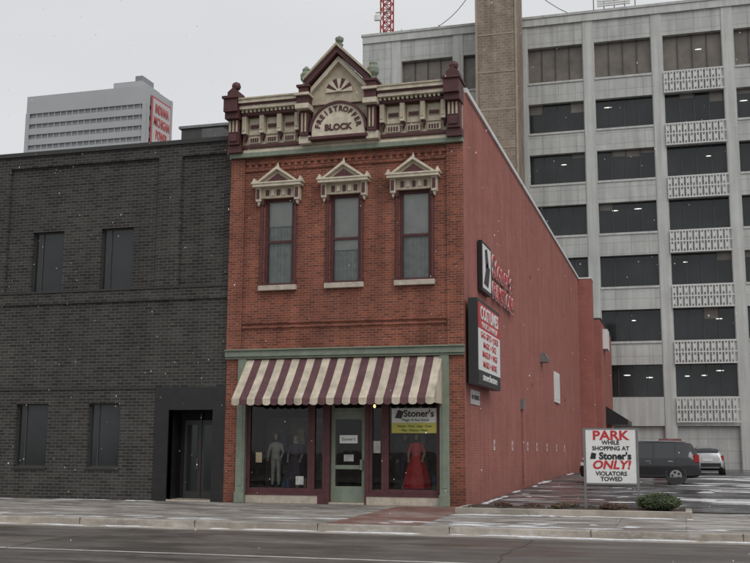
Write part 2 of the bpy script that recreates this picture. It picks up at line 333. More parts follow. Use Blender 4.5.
# ---- main cornice
mb=MB()
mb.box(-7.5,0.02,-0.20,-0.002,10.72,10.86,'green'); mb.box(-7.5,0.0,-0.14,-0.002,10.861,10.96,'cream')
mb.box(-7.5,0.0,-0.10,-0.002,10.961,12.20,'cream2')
for (s0,s1) in ((-7.05,-5.12),(-2.52,-0.45)):
    w=s1-s0
    mb.box(s0,s1,-0.17,-0.101,11.02,11.12,'maroon')
    n=3
    for k in range(n+1):
        xx=s0+0.08+(w-0.16)*k/n
        mb.box(xx-0.07,xx+0.07,-0.36,-0.101,11.45,12.02,'cream'); mb.box(xx-0.04,xx+0.04,-0.39,-0.361,11.55,11.98,'cream2')
        mb.prism([(xx-0.07,11.45),(xx+0.07,11.45),(xx,11.22)],-0.26,-0.101,'maroon')
    for k in range(n):
        xa=s0+0.08+(w-0.16)*k/n+0.11; xb=s0+0.08+(w-0.16)*(k+1)/n-0.11
        mb.box(xa,xb,-0.14,-0.101,11.45,11.98,'cream'); mb.box(xa+0.05,xb-0.05,-0.16,-0.141,11.62,11.80,'cream2')
        q=(xb-xa)/4
        for j in range(3): mb.box(xa+q*(j+1)-0.045,xa+q*(j+1)+0.045,-0.20,-0.161,11.66,11.76,'maroon')
        mb.box(xa,xb,-0.15,-0.101,11.17,11.38,'cream')
        for j in range(4): mb.box(xa+0.04+j*(xb-xa-0.08)/4,xa+0.04+j*(xb-xa-0.08)/4+0.05,-0.17,-0.151,11.20,11.34,'maroon')
    mb.box(s0,s1,-0.40,-0.101,12.03,12.10,'maroon')
    x=s0+0.03
    while x<s1-0.08: mb.box(x,x+0.07,-0.47,-0.101,12.101,12.19,'cream'); x+=0.14
    mb.box(s0,s1,-0.56,-0.002,12.191,12.30,'cream'); mb.box(s0,s1,-0.60,-0.002,12.301,12.36,'maroon'); mb.box(s0,s1,-0.66,-0.002,12.361,12.47,'cream'); mb.box(s0,s1,-0.70,-0.002,12.471,12.52,'cream2')
for (a,b) in ((-7.52,-7.06),(-0.44,0.03)):
    mb.box(a,b,-0.34,-0.002,10.861,11.10,'maroon'); mb.box(a+0.04,b-0.04,-0.42,-0.002,11.101,11.9,'maroon')
    mb.box(a+0.10,b-0.10,-0.47,-0.421,11.2,11.45,'maroon'); 
    for k in range(3): mb.box(a+0.08+k*0.115,a+0.14+k*0.115,-0.46,-0.421,11.5,11.88,'cream2')
    mb.box(a,b,-0.62,-0.002,11.901,12.1,'maroon'); mb.box(a-0.0,b+0.0,-0.74,-0.002,12.101,12.52,'maroon')
    mb.box(a-0.04,b+0.04,-0.80,0.1,12.521,12.60,'maroon'); mb.box(a+0.04,b-0.04,-0.55,-0.05,12.601,12.80,'maroon')
    mb.prism([(a+0.04,12.801),(b-0.04,12.801),((a+b)/2,12.96)],-0.55,-0.05,'maroon')
    cx=(a+b)/2; mb.lathe(cx,-0.3,[(0.05,12.9),(0.13,12.98),(0.15,13.06),(0.12,13.15),(0.03,13.2)],'maroon',10)
c=-3.82
for (a,b) in ((-5.10,-4.72),(-2.92,-2.54)):
    mb.box(a,b,-0.40,-0.002,10.97,11.2,'cream'); mb.box(a+0.05,b-0.05,-0.48,-0.002,11.201,12.0,'maroon')
    for k in range(2): mb.box(a+0.11+k*0.11,a+0.16+k*0.11,-0.51,-0.481,11.3,11.9,'cream2')
    mb.box(a-0.03,b+0.03,-0.72,-0.002,12.001,12.16,'cream'); mb.box(a,b,-0.66,-0.002,12.161,12.42,'maroon'); mb.box(a-0.05,b+0.05,-0.76,-0.002,12.421,12.50,'cream')
    mb.box(a+0.04,b-0.04,-0.6,-0.002,12.501,12.72,'maroon'); mb.box(a-0.02,b+0.02,-0.66,-0.002,12.721,12.79,'maroon')
    mb.lathe((a+b)/2,-0.33,[(0.13,12.79),(0.16,12.86),(0.09,12.93),(0.18,13.05),(0.19,13.2),(0.12,13.3),(0.13,13.37),(0.03,13.48)],'green',12)
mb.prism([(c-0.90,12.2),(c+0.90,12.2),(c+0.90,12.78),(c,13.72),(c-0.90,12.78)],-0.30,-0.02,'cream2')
mb.box(c-0.90,c+0.90,-0.16,-0.101,10.97,12.199,'cream2')
for s in (-1,1):
    mb.prism([(c+s*1.02,12.70),(c+s*1.02,12.90),(c,13.95),(c,13.74)],-0.62,-0.02,'maroon')
    mb.prism([(c+s*1.08,12.90),(c+s*1.08,12.98),(c,14.05),(c,13.951)],-0.70,-0.02,'cream2')
    mb.prism([(c+s*0.90,12.55),(c+s*0.90,12.72),(c,13.68),(c,13.50)],-0.46,-0.301,'cream')
mb.lathe(c,-0.36,[(0.10,13.98),(0.13,14.08),(0.06,14.12),(0.13,14.2),(0.14,14.28),(0.03,14.36)],'green',10)
cz=12.55
n=9
for k in range(n):
    a0=math.pi*k/n; a1=math.pi*(k+1)/n
    kk='cream' if k%2==0 else 'maroon'
    mb.prism([(c+0.10*math.cos(a0),cz+0.10*math.sin(a0)),(c+0.44*math.cos(a0),cz+0.44*math.sin(a0)),(c+0.44*math.cos(a1),cz+0.44*math.sin(a1)),(c+0.10*math.cos(a1),cz+0.10*math.sin(a1))],-0.36,-0.301,kk)
mb.prism([(c+0.1*math.cos(math.pi*k/8),cz+0.1*math.sin(math.pi*k/8)) for k in range(9)],-0.40,-0.301,'cream')
mb.build('cornice',bb)
mb=MB()
Rc=(c,11.30)
def ring(r0,r1,a0,a1,n,y0,y1,k):
    for i in range(n):
        t0=a0+(a1-a0)*i/n; t1=a0+(a1-a0)*(i+1)/n
        mb.prism([(Rc[0]+r0*math.cos(t0),Rc[1]+r0*math.sin(t0)),(Rc[0]+r1*math.cos(t0),Rc[1]+r1*math.sin(t0)),(Rc[0]+r1*math.cos(t1),Rc[1]+r1*math.sin(t1)),(Rc[0]+r0*math.cos(t1),Rc[1]+r0*math.sin(t1))],y0,y1,k)
poly=[(Rc[0]-0.86,11.14)]+[(Rc[0]+0.86*math.cos(t),11.30+0.86*math.sin(t)) for t in [math.pi-math.pi*i/20 for i in range(21)]]+[(Rc[0]+0.86,11.14)]
mb.prism(poly,-0.40,-0.161,'cream')
ring(0.86,0.93,0,math.pi,22,-0.46,-0.17,'maroon')
mb.box(c-0.95,c+0.95,-0.46,-0.161,11.05,11.139,'maroon')
mb.build('name_tablet',bb)
s='FREISTROFFER'; A0=math.radians(168); A1=math.radians(12)
for i,ch in enumerate(s):
    t=A0+(A1-A0)*i/(len(s)-1); r=0.67
    text(ch,0.225,(Rc[0]+r*math.cos(t),-0.415,Rc[1]+0.02+r*math.sin(t)),'-y','maroon',bb,0.012,roll=t-math.pi/2,bold=0.008,name='name_letter')
text('BLOCK',0.27,(c,-0.415,11.40),'-y','maroon',bb,0.012,bold=0.008,name='block_lettering')

# ---- storefront
mb=MB()
mb.box(-7.5,0.015,-0.16,-0.002,4.40,4.58,'green'); mb.box(-7.5,0.0,-0.10,-0.002,4.331,4.399,'green'); mb.box(-7.5,0.03,-0.22,-0.002,4.581,4.62,'green')
for a,b in ((-7.08,-6.80),(-0.74,-0.46)):
    mb.box(a,b,-0.09,0.2,0.0,4.33,'green')
    mb.box(a+0.07,b-0.07,-0.105,-0.091,0.5,4.1,'green')
    mb.box(a-0.02,b+0.02,-0.13,-0.091,0.0,0.32,'green')
mb.build('storefront_pilasters',bb,bevel=0.008)
mb=MB()
yF=0.06
for a,b in ((-6.80,-4.50),(-2.98,-0.74)): mb.box(a,b,yF,0.3,0.0,0.24,'stone'); mb.box(a,b,yF-0.02,0.3,0.241,0.33,'maroon')
def frame(a,b,z0,z1,t,y0=yF,y1=yF+0.12,k='maroon'):
    mb.box(a,a+t,y0,y1,z0,z1,k); mb.box(b-t,b,y0,y1,z0,z1,k); mb.box(a+t,b-t,y0+0.002,y1-0.002,z1-t,z1-0.002,k); mb.box(a+t,b-t,y0+0.002,y1-0.002,z0+0.002,z0+t,k)
frame(-6.80,-4.70,0.331,4.33,0.12); frame(-2.42,-0.74,0.331,4.33,0.12)
mb.box(-6.68,-4.82,yF+0.01,yF+0.10,2.98,3.08,'maroon'); mb.box(-2.30,-0.86,yF+0.01,yF+0.10,2.98,3.08,'maroon')
frame(-4.698,-4.25,0.331,4.33,0.10); frame(-2.90,-2.422,0.331,4.33,0.10)
mb.box(-4.499,-4.25,yF+0.001,0.3,0.0,0.33,'maroon')
mb.box(-4.249,-4.12,yF-0.02,0.3,0.0,4.33,'maroon'); mb.box(-3.03,-2.901,yF-0.02,0.3,0.331,4.33,'maroon'); mb.box(-3.03,-2.981,yF-0.02,0.3,0,0.33,'maroon')
frame(-4.118,-3.032,0.06,2.62,0.13,0.20,0.26,'green'); mb.box(-3.99,-3.16,0.205,0.255,0.19,0.52,'green'); mb.box(-3.99,-3.16,0.205,0.255,1.02,1.14,'green')
mb.box(-4.118,-3.032,0.19,0.28,2.62,2.74,'green'); frame(-4.118,-3.032,2.741,4.33,0.08,0.20,0.26,'green')
mb.box(-3.2,-3.12,0.13,0.2,1.0,1.3,'metal')
mb.box(-4.118,-3.032,0.0,0.6,-0.02,0.055,'stone')
mb.build('shopfront_frames',bb)
mb=MB(); g='shopglass'
def pane(a,b,z0,z1,y): mb.face([(a,y,z0),(b,y,z0),(b,y,z1),(a,y,z1)],g)
pane(-6.68,-4.82,0.45,4.21,0.12); pane(-2.30,-0.86,0.45,4.21,0.12); pane(-4.6,-4.35,0.43,4.23,0.12); pane(-2.8,-2.52,0.43,4.23,0.12); pane(-3.99,-3.16,0.5,4.25,0.23)
mb.build('shop_glass',bb)
mb=MB()
X0,X1,Y0,Y1,Z0,Z1=-7.05,-0.49,0.31,5.0,0.02,4.32
mb.face([(X0,Y0,Z0),(X1,Y0,Z0),(X1,Y1,Z0),(X0,Y1,Z0)],'intfloor')
for q in ([(X0,Y0,Z1),(X1,Y0,Z1),(X1,Y1,Z1),(X0,Y1,Z1)],[(X0,Y0,Z0),(X0,Y1,Z0),(X0,Y1,Z1),(X0,Y0,Z1)],[(X1,Y0,Z0),(X1,Y1,Z0),(X1,Y1,Z1),(X1,Y0,Z1)],[(X0,Y1,Z0),(X1,Y1,Z0),(X1,Y1,Z1),(X0,Y1,Z1)]): mb.face(q,'interior')
mb.box(-6.9,-4.4,0.32,1.9,0.03,0.45,'intfloor'); mb.box(-2.8,-0.6,0.32,1.9,0.03,0.45,'intfloor')
mb.box(-6.9,-4.5,1.92,1.98,0.45,2.6,'interior'); mb.box(-2.6,-0.6,1.92,1.98,0.45,2.6,'interior')
M['junk1']=mat('display_cloth_tan',(0.36,0.29,0.19),0.9,var=0.3); M['junk2']=mat('display_cloth_blue',(0.10,0.15,0.25),0.9,var=0.3); M['junk3']=mat('display_cloth_grey',(0.42,0.42,0.40),0.9,var=0.3); M['junk4']=mat('display_cloth_green',(0.10,0.17,0.10),0.9,var=0.3); M['junk5']=mat('display_cloth_rust',(0.30,0.08,0.05),0.9,var=0.3)
for i in range(44):
    left=random.random()<0.5
    x=random.uniform(-6.6,-4.9) if left else random.uniform(-2.3,-0.9)
    k=random.choice(['junk1','junk2','junk3','junk4','junk5','junk2','junk1'])
    if random.random()<0.5:
        z=random.uniform(1.1,2.3); w=random.uniform(0.10,0.18); h=random.uniform(0.35,0.7); y=1.70+random.uniform(0,0.12)
        mb.prism([(x-w*0.9,z-h),(x+w*0.9,z-h),(x+w*0.6,z-0.12),(x+w,z-0.10),(x+w*0.4,z),(x-w*0.4,z),(x-w,z-0.10),(x-w*0.6,z-0.12)],y,y+0.08,k)
    else:
        z=0.45; r=random.uniform(0.05,0.12); y=random.uniform(0.5,1.7); h=random.uniform(0.12,0.45)
        mb.lathe(x,y,[(r,z),(r*1.1,z+h*0.3),(r*0.7,z+h*0.7),(r*0.4,z+h)],k,9)
mb.build('shop_interior_room',bb)
mb=MB()
mb.box(-2.22,-0.84,0.095,0.115,2.38,2.80,'white'); mb.box(-2.22,-0.84,0.095,0.115,2.08,2.378,'yellow')
mb.box(-3.86,-3.30,0.205,0.225,1.78,2.02,'white'); mb.box(-3.72,-3.42,0.2,0.224,1.25,1.45,'junk3'); mb.box(-6.5,-6.3,0.10,0.115,1.2,1.5,'junk1'); mb.box(-2.78,-2.56,0.10,0.115,1.5,1.85,'junk3'); mb.box(-5.2,-4.95,0.10,0.115,0.55,0.8,'junk3')
mb.build('window_posters',bb)
text("Stoner's",0.28,(-1.40,0.085,2.64),'-y','blk',bb,0.004,bold=0.006); text("Magic & Fun Store",0.11,(-1.5,0.085,2.46),'-y','dgreen',bb,0.004)
text("Theater - Party - Gags - Tricks",0.085,(-1.53,0.085,2.28),'-y','dgreen',bb,0.004); text("Wigs - Makeup - Masks",0.085,(-1.53,0.085,2.16),'-y','dgreen',bb,0.004)
mb=MB(); mb.prism([(-2.12,2.52),(-1.92,2.50),(-1.86,2.70),(-2.02,2.76)],0.08,0.094,'blk'); mb.build('poster_logo',bb)
text("Stoner's",0.13,(-3.58,0.2,1.90),'-y','dgreen',bb,0.003)
mb=MB(); mb.lathe(-2.62,-0.35,[(0.01,2.80),(0.035,2.825),(0.038,2.86),(0.02,2.90)],'lamp',10); mb.cyl((-2.62,-0.35,2.9),(-2.62,-0.35,3.5),0.012,0.012,'metal',6); mb.build('entry_bulb',bb)
# ---- awning
aw=empty('striped_awning')
mb=MB()
xa,xb=-6.80,-0.66; n=25; yo=-1.15; zt,zf,zv=4.31,3.06,2.86
for i in range(n):
    x0=xa+(xb-xa)*i/n; x1=xa+(xb-xa)*(i+1)/n; k='awncream' if i%2==0 else 'awnmaroon'
    S=6
    def sag(t,x): return (-0.03+(yo+0.03)*t, zt+(zf-zt)*t-(0.05+0.015*math.sin(x*2.1))*math.sin(math.pi*t))
    for s_ in range(S):
        y0,z0=sag(s_/S,x0); y1,z1=sag((s_+1)/S,x0); y2,z2=sag(s_/S,x1); y3,z3=sag((s_+1)/S,x1); mb.face([(x0,y1,z1),(x1,y3,z3),(x1,y2,z2),(x0,y0,z0)],k)
    xm=(x0+x1)/2; P=[(x0,zf),(x0,zv+0.05),(x0+(x1-x0)*0.2,zv+0.012),(xm,zv),(x0+(x1-x0)*0.8,zv+0.012),(x1,zv+0.05),(x1,zf)]
    mb.face([(p[0],yo-0.005+0.015*math.sin(i*1.7),p[1]) if p[1]<zf else (p[0],yo,p[1]) for p in P],k)
for x in (xa,xb):
    mb.face([(x,-0.03,zt),(x,yo,zf),(x,-0.03,zf)],'awncream')
    mb.face([(x,-0.03,zf),(x,yo,zf),(x,yo,zv+0.05),(x,-0.03,zv+0.05)],'awncream')
mb.build('awning_canvas',aw)
mb=MB()
mb.cyl((xa,yo+0.02,zf-0.02),(xb,yo+0.02,zf-0.02),0.02,0.02,'metal',8)
for x in (xa+0.02,-3.7,xb-0.02): mb.cyl((x,0,zf),(x,yo+0.02,zf-0.02),0.015,0.015,'metal',6)
mb.build('awning_frame',aw)

# ---- mannequins
M['skin']=mat('mannequin_skin',(0.45,0.33,0.25),0.5,var=0.05)
M['hair']=mat('mannequin_wig',(0.03,0.02,0.015),0.7)
M['reddress']=mat('red_gown',(0.58,0.03,0.035),0.6,var=0.35,scale=9)
M['whitedress']=mat('white_costume',(0.42,0.40,0.37),0.7,var=0.3,scale=8)
M['darkdress']=mat('dark_costume',(0.07,0.05,0.08),0.8,var=0.3,scale=8)
def mannequin(x,y,z,dress,gown=True,h=1.7,hair='hair'):
    e=empty('mannequin'); mb=MB()
    s=h/1.7
    if gown:
        n=28; prof=[(0.42,0.02),(0.40,0.25),(0.33,0.55),(0.23,0.85),(0.14,1.05)]
        rings=[]
        for r,zz in prof:
            rings.append([(x+s*r*(1+0.07*math.cos(7*t))*math.cos(t),y+s*0.75*r*(1+0.07*math.cos(7*t))*math.sin(t),z+s*zz) for t in [2*math.pi*i/n for i in range(n)]])
        for a,b in zip(rings[:-1],rings[1:]):
            for i in range(n): j=(i+1)%n; mb.face([a[i],a[j],b[j],b[i]],dress)
    else:
        for q in (-1,1):
            mb.cyl((x+q*0.11*s,y,z+0.05),(x+q*0.10*s,y,z+0.48*s),0.05*s,0.065*s,dress,10); mb.cyl((x+q*0.10*s,y,z+0.48*s),(x+q*0.08*s,y,z+0.92*s),0.065*s,0.095*s,dress,10)
            mb.box(x+q*0.11*s-0.045,x+q*0.11*s+0.045,y-0.18,y+0.06,z,z+0.07,'hair')
    mb.lathe(x,y,[(0.165*s,z+0.86*s),(0.17*s,z+0.95*s),(0.13*s,z+1.06*s),(0.155*s,z+1.2*s),(0.18*s,z+1.33*s),(0.16*s,z+1.41*s),(0.06*s,z+1.46*s)],dress,16,1,0.62)
    mb.cyl((x,y,z+1.44*s),(x,y,z+1.53*s),0.05*s,0.048*s,'skin',10)
    mb.lathe(x,y-0.01,[(0.02*s,z+1.49*s),(0.06*s,z+1.52*s),(0.078*s,z+1.58*s),(0.08*s,z+1.63*s),(0.065*s,z+1.69*s),(0.02*s,z+1.72*s)],'skin',14,0.92,1.1)
    mb.lathe(x,y+0.025,[(0.09*s,z+1.45*s),(0.10*s,z+1.56*s),(0.095*s,z+1.66*s),(0.05*s,z+1.735*s),(0.01*s,z+1.745*s)],hair,14,1,0.95)
    for q in (-1,1):
        a=(x+q*0.17*s,y,z+1.38*s); b=(x+q*0.26*s,y-0.03,z+1.10*s); c_=(x+q*0.22*s,y-0.16,z+0.90*s)
        mb.cyl(a,b,0.055*s,0.042*s,dress,10); mb.cyl(b,c_,0.042*s,0.03*s,'skin' if gown else dress,10)
        for f_ in range(4): mb.cyl((c_[0]-0.024+0.016*f_,c_[1],c_[2]),(c_[0]-0.027+0.018*f_,c_[1]-0.04,c_[2]-0.075),0.009,0.007,'skin',6)
        mb.cyl((c_[0]-q*0.02,c_[1],c_[2]),(c_[0]-q*0.05,c_[1]-0.04,c_[2]-0.03),0.010,0.008,'skin',6)
    mb.build('figure',e,smooth=True)
mannequin(-1.62,0.75,0.45,'reddress',True,1.62)
mannequin(-6.15,0.9,0.45,'whitedress',False,1.62)
mannequin(-5.5,0.9,0.45,'darkdress',True,1.55,'whitedress')
mannequin(-2.08,1.2,0.45,'darkdress',False,1.6)

# ================================================================== WALL SIGNS
cs=empty('costume_sign'); mb=MB()
mb.box(0.10,0.375,0.05,4.05,3.50,6.02,'blk')
mb.box(0.376,0.385,0.15,3.95,5.15,5.92,'red'); mb.box(0.376,0.385,0.15,3.95,3.92,5.148,'white'); mb.box(0.376,0.385,0.15,3.95,3.58,3.88,'blk')
for y in (0.6,3.5):
    for z in (3.9,5.6): mb.box(0.0,0.1,y-0.05,y+0.05,z-0.05,z+0.05,'metal')
mb.build('sign_cabinet',cs)
text('COSTUMES',0.56,(0.39,2.05,5.63),'+x','white',cs,0.004,sx=1.12,bold=0.012); text('MAGIC & MAKEUP',0.26,(0.39,2.05,5.29),'+x','white',cs,0.004,sx=1.3)
for s_,z in (('GAG GIFTS + JOKES',4.98),('MAGIC + DICE',4.70),('MAKEUP + WIGS',4.42),('MASKS + MORE',4.12)): text(s_,0.27,(0.39,2.05,z),'+x','red',cs,0.004,sx=1.3,bold=0.002)
text('stonersfunstore',0.30,(0.39,2.05,3.74),'+x','white',cs,0.004,sx=1.3,bold=0.006)
fs=empty('store_letter_sign'); mb=MB()
mb.box(0.03,0.16,2.1,3.75,6.55,8.15,'blk'); mb.box(0.161,0.17,2.2,3.65,6.65,8.05,'white')
mb.prism([(2.35,6.8),(3.1,6.75),(3.45,7.4),(2.9,7.55)],0.171,0.18,'blk','x'); mb.prism([(2.7,7.3),(3.2,7.5),(2.95,8.0),(2.55,7.9)],0.171,0.18,'blk','x')
mb.box(0.0,0.10,3.9,9.0,7.62,7.68,'metal'); mb.box(0.0,0.10,3.9,9.4,6.80,6.86,'metal')
mb.build('logo_box',fs)
def chan(s_,size,y,z,sx):
    o=text(s_,size,(0.13,y,z),'+x','white',fs,0.010,'LEFT',sx=sx,bold=0.035,sp=1.12); o2=text(s_,size,(0.155,y,z),'+x','red',fs,0.008,'LEFT',sx=sx,bold=0.004,sp=1.12)
chan("Stoner's",1.02,4.15,7.66,1.12); chan("FUNSTORE",0.76,4.15,6.84,1.12)
ws=empty('wall_notice'); mb=MB(); mb.box(0.003,0.03,0.75,2.2,2.95,3.38,'plate'); mb.build('panel',ws); text('NO PARKING',0.2,(0.035,1.47,3.16),'+x','blk',ws,0.003,sx=1.0)
wp=empty('wall_lamp'); mb=MB(); mb.prism([(0.0,5.55),(0.30,5.55),(0.34,5.7),(0.22,5.95),(0.0,5.95)],17.3,18.0,'metal'); mb.build('lamp_housing',wp)
wb=empty('wall_notice_board'); mb=MB(); mb.box(0.004,0.08,22.4,24.4,4.0,5.5,'white'); mb.box(0.0805,0.09,22.55,24.25,4.15,5.35,'coping'); mb.build('board',wb)
for y in (4.7,8.6,12.6,15.4,19.0,22.8,26.5):
    e=empty('reserved_parking_plate'); mb=MB(); mb.box(0.003,0.02,y,y+0.26,1.60,1.95,'plate'); mb.box(0.0203,0.023,y+0.04,y+0.22,1.72,1.82,'dullred'); mb.build('plate',e)
e=empty('wall_conduit'); mb=MB(); mb.cyl((0.05,11.2,0.3),(0.05,11.2,3.2),0.025,0.025,'sidebrick',8); mb.box(0.002,0.12,11.0,11.4,3.2,3.6,'metal'); mb.build('conduit',e)

# ================================================================== DARK BRICK BUILDING
db=empty('dark_brick_building'); mb=MB(); yb=0.12; XL=-27.0; XR=-7.53; ZT=11.42
wins_u=[(-14.80,-13.62),(-12.22,-11.02),(-17.6,-16.4),(-20.4,-19.2),(-23.2,-22)]
wins_l=[(-15.0,-13.80),(-12.32,-11.18),(-17.7,-16.5),(-20.5,-19.3),(-23.3,-22.1)]
holes=[(a,b,6.72,8.78) for a,b in wins_u]+[(a,b,1.0,3.02) for a,b in wins_l]+[(-9.45,-7.95,0.05,2.80)]
wall_y(mb,XL,XR,-0.3,3.50,yb,[h for h in holes if h[3]<3.5],'black',0.24)
wall_y(mb,XL,XR,3.50,6.30,yb,[],'black')
pans=[(-15.75,-10.15),(-9.32,-7.75),(-24.0,-16.5)]
wall_y(mb,XL,XR,6.66,ZT,yb,[(a,b,6.661,11.02) for a,b in pans],'black',0.10)
for a,b in pans:
    wall_y(mb,a,b,6.661,11.02,yb+0.10,[h for h in holes if h[2]>6 and h[0]>a and h[1]<b],'black',0.24)
mb.box(XL,XR,yb-0.07,yb+0.1,6.30,6.66,'black')
mb.face([(XR,yb,-0.3),(XR,24,-0.3),(XR,24,ZT),(XR,yb,ZT)],'black'); mb.face([(XL,yb,-0.3),(XL,yb,ZT),(XL,24,ZT),(XL,24,-0.3)],'black'); mb.face([(XL,24,-0.3),(XL,24,ZT),(XR,24,ZT),(XR,24,-0.3)],'black')
mb.face([(XL,yb+0.1,11.2),(XR,yb+0.1,11.2),(XR,24,11.2),(XL,24,11.2)],'roof')
mb.build('walls',db)
mb=MB(); mb.box(XL-0.05,XR,yb-0.08,yb+0.35,ZT,ZT+0.14,'blacktrim'); mb.box(XL,XR,yb-0.10,yb+0.02,6.661,6.72,'blacktrim'); mb.box(XL,-9.95,yb-0.03,yb+0.02,3.46,3.54,'blacktrim')
mb.build('coping_and_bands',db)
mb=MB()
for a,b,z0,z1,yy in [(a,b,6.72,8.78,yb+0.10) for a,b in wins_u]+[(a,b,1.0,3.02,yb) for a,b in wins_l]:
    t=0.05; y0=yy+0.14;y1=yy+0.20
    mb.box(a,a+t,y0,y1,z0,z1,'frame'); mb.box(b-t,b,y0,y1,z0,z1,'frame'); mb.box(a+t,b-t,y0,y1,z1-t,z1,'frame'); mb.box(a+t,b-t,y0,y1,z0,z0+t,'frame')
    mb.box(a+0.28,a+0.33,y0+0.002,y1-0.002,z0+t,z1-t,'frame')
    mb.face([(a+t,y0+0.03,z0+t),(b-t,y0+0.03,z0+t),(b-t,y0+0.03,z1-t),(a+t,y0+0.03,z1-t)],'offglass')
    mb.box(a-0.04,b+0.04,yy-0.05,yy+0.139,z0-0.07,z0-0.003,'blacktrim')
mb.build('windows',db)
mb=MB()
mb.box(-9.92,-9.451,yb-0.06,yb-0.002,-0.1,3.5,'blackpanel'); mb.box(-7.949,XR,yb-0.06,yb-0.002,-0.1,3.5,'blackpanel'); mb.box(-9.45,-7.95,yb-0.06,yb-0.002,2.80,3.5,'blackpanel')
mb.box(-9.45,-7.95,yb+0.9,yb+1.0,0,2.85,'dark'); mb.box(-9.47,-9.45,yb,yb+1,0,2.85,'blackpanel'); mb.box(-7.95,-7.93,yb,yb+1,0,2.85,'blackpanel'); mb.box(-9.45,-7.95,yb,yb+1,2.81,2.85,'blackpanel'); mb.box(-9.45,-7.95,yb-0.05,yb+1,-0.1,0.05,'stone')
mb.box(-9.3,-8.75,yb+0.82,yb+0.89,0.06,2.5,'frame'); mb.box(-8.70,-8.1,yb+0.82,yb+0.89,0.06,2.5,'frame'); mb.box(-9.2,-8.85,yb+0.80,yb+0.819,0.3,2.35,'offglass'); mb.box(-8.6,-8.2,yb+0.80,yb+0.819,0.3,2.35,'offglass')
mb.box(-8.75,-8.70,yb+0.78,yb+0.89,0.06,2.7,'frame'); mb.cyl((-8.82,yb+0.76,0.95),(-8.82,yb+0.76,1.3),0.015,0.015,'metal',6)
mb.build('entrance',db)
mb=MB(); mb.box(-15.4,-13.2,12,15,11.0,16.0,'mull'); mb.box(-13.9,-12.9,11,13.5,11,15.6,'roof'); mb.box(-15.5,-13.1,11.9,15.1,16.001,16.12,'metal'); mb.build('roof_plant',db)

# ================================================================== OFFICE BUILDING
ob=empty('concrete_office_building'); mb=MB(); g=MB(); gr=MB(); YO=50.0
bay0=0.53; per=5.17; ww=4.27
XO0=-18.3; ks=range(-3,5); XO1=bay0+per*5
rows=[5.60+4.12*j for j in range(7)]; wh=2.38
def row_top(j): return rows[j]+(2.9 if j==6 else wh)
mb.box(XO0,XO1,YO+0.5,YO+30,-0.3,35.3,'conc')
for k in ks:
    xa=bay0+per*k; xb=xa+ww
    for j in range(7):
        zt=row_top(j); zn=rows[j+1] if j<6 else 35.0
        mb.box(xa,xb,YO+0.02,YO+0.499,zt,zn,'conc'); 
        if j<6: mb.box(xa,xb,YO-0.04,YO+0.019,zn-0.16,zn,'pier')
        kk='offtan' if (j==6) else 'offglass'
        g.face([(xa,YO+0.46,rows[j]),(xb,YO+0.46,rows[j]),(xb,YO+0.46,zt),(xa,YO+0.46,zt)],kk)
        for q in range(1,4):
            xx=xa+ww*q/4; g.box(xx-0.03,xx+0.03,YO+0.36,YO+0.455,rows[j],zt,'mull')
        g.box(xa,xb,YO+0.35,YO+0.452,rows[j],rows[j]+0.08,'mull')
        for q in range(4):
            if random.random()<0.14 and j<6:
                d=random.uniform(0.3,0.9); g.box(xa+ww*q/4+0.04,xa+ww*(q+1)/4-0.04,YO+0.44,YO+0.458,zt-d,zt-0.01,'offtan')
    mb.box(xa,xb,YO+0.0,YO+0.499,3.5,5.60,'pier')
    if k in (0,1,2):
        mb.box(xa,xb,YO+0.30,YO+0.499,0.2,3.499,'conc')
    else: g.face([(xa,YO+0.48,0.2),(xb,YO+0.48,0.2),(xb,YO+0.48,3.5),(xa,YO+0.48,3.5)],'offglass')
    mb.box(xa-(per-ww)+0.06,xa-0.06,YO-0.05,YO+0.499,-0.3,35.0,'pier'); mb.box(xa-(per-ww),xa,YO+0.001,YO+0.498,-0.3,34.99,'conc')
mb.box(XO0,bay0+per*-3-(per-ww)-0.001,YO-0.05,YO+0.499,-0.3,35.0,'conc')
mb.box(XO0,XO1,YO-0.15,YO+0.7,35.001,35.6,'pier'); mb.box(XO0-0.1,XO1+0.1,YO-0.22,YO+0.8,35.601,35.8,'conc')
mb.build('facade',ob); g.build('windows',ob)
for k in (1,3):
    xa=bay0+per*k-0.05; xb=xa+ww+0.1
    for j in range(-1,6):
        z0=row_top(j)+0.0 if j>=0 else 3.75; z1=rows[j+1]-0.05
        for zz in (z0,z1-0.09,(z0+z1)/2-0.04): gr.box(xa,xb,YO-0.22,YO-0.15,zz,zz+0.09,'grille')
        x=xa+0.03; i=0
        while x<xb-0.05:
            gr.box(x,x+0.085,YO-0.21,YO-0.16,z0+0.091,(z0+z1)/2-0.041,'grille'); gr.box(x,x+0.085,YO-0.21,YO-0.16,(z0+z1)/2+0.051,z1-0.091,'grille')
            if i%2==0 and x+0.32<xb:
                zc=z0+(z1-z0)*0.26; gr.prism([(x-0.02,zc),(x+0.15,zc+0.22),(x+0.32,zc),(x+0.15,zc-0.22)],YO-0.195,YO-0.175,'grille')
                zc=z0+(z1-z0)*0.76; gr.prism([(x-0.02,zc),(x+0.15,zc+0.22),(x+0.32,zc),(x+0.15,zc-0.22)],YO-0.195,YO-0.175,'grille')
            x+=0.215; i+=1
gr.build('white_grilles',ob)
g=MB()
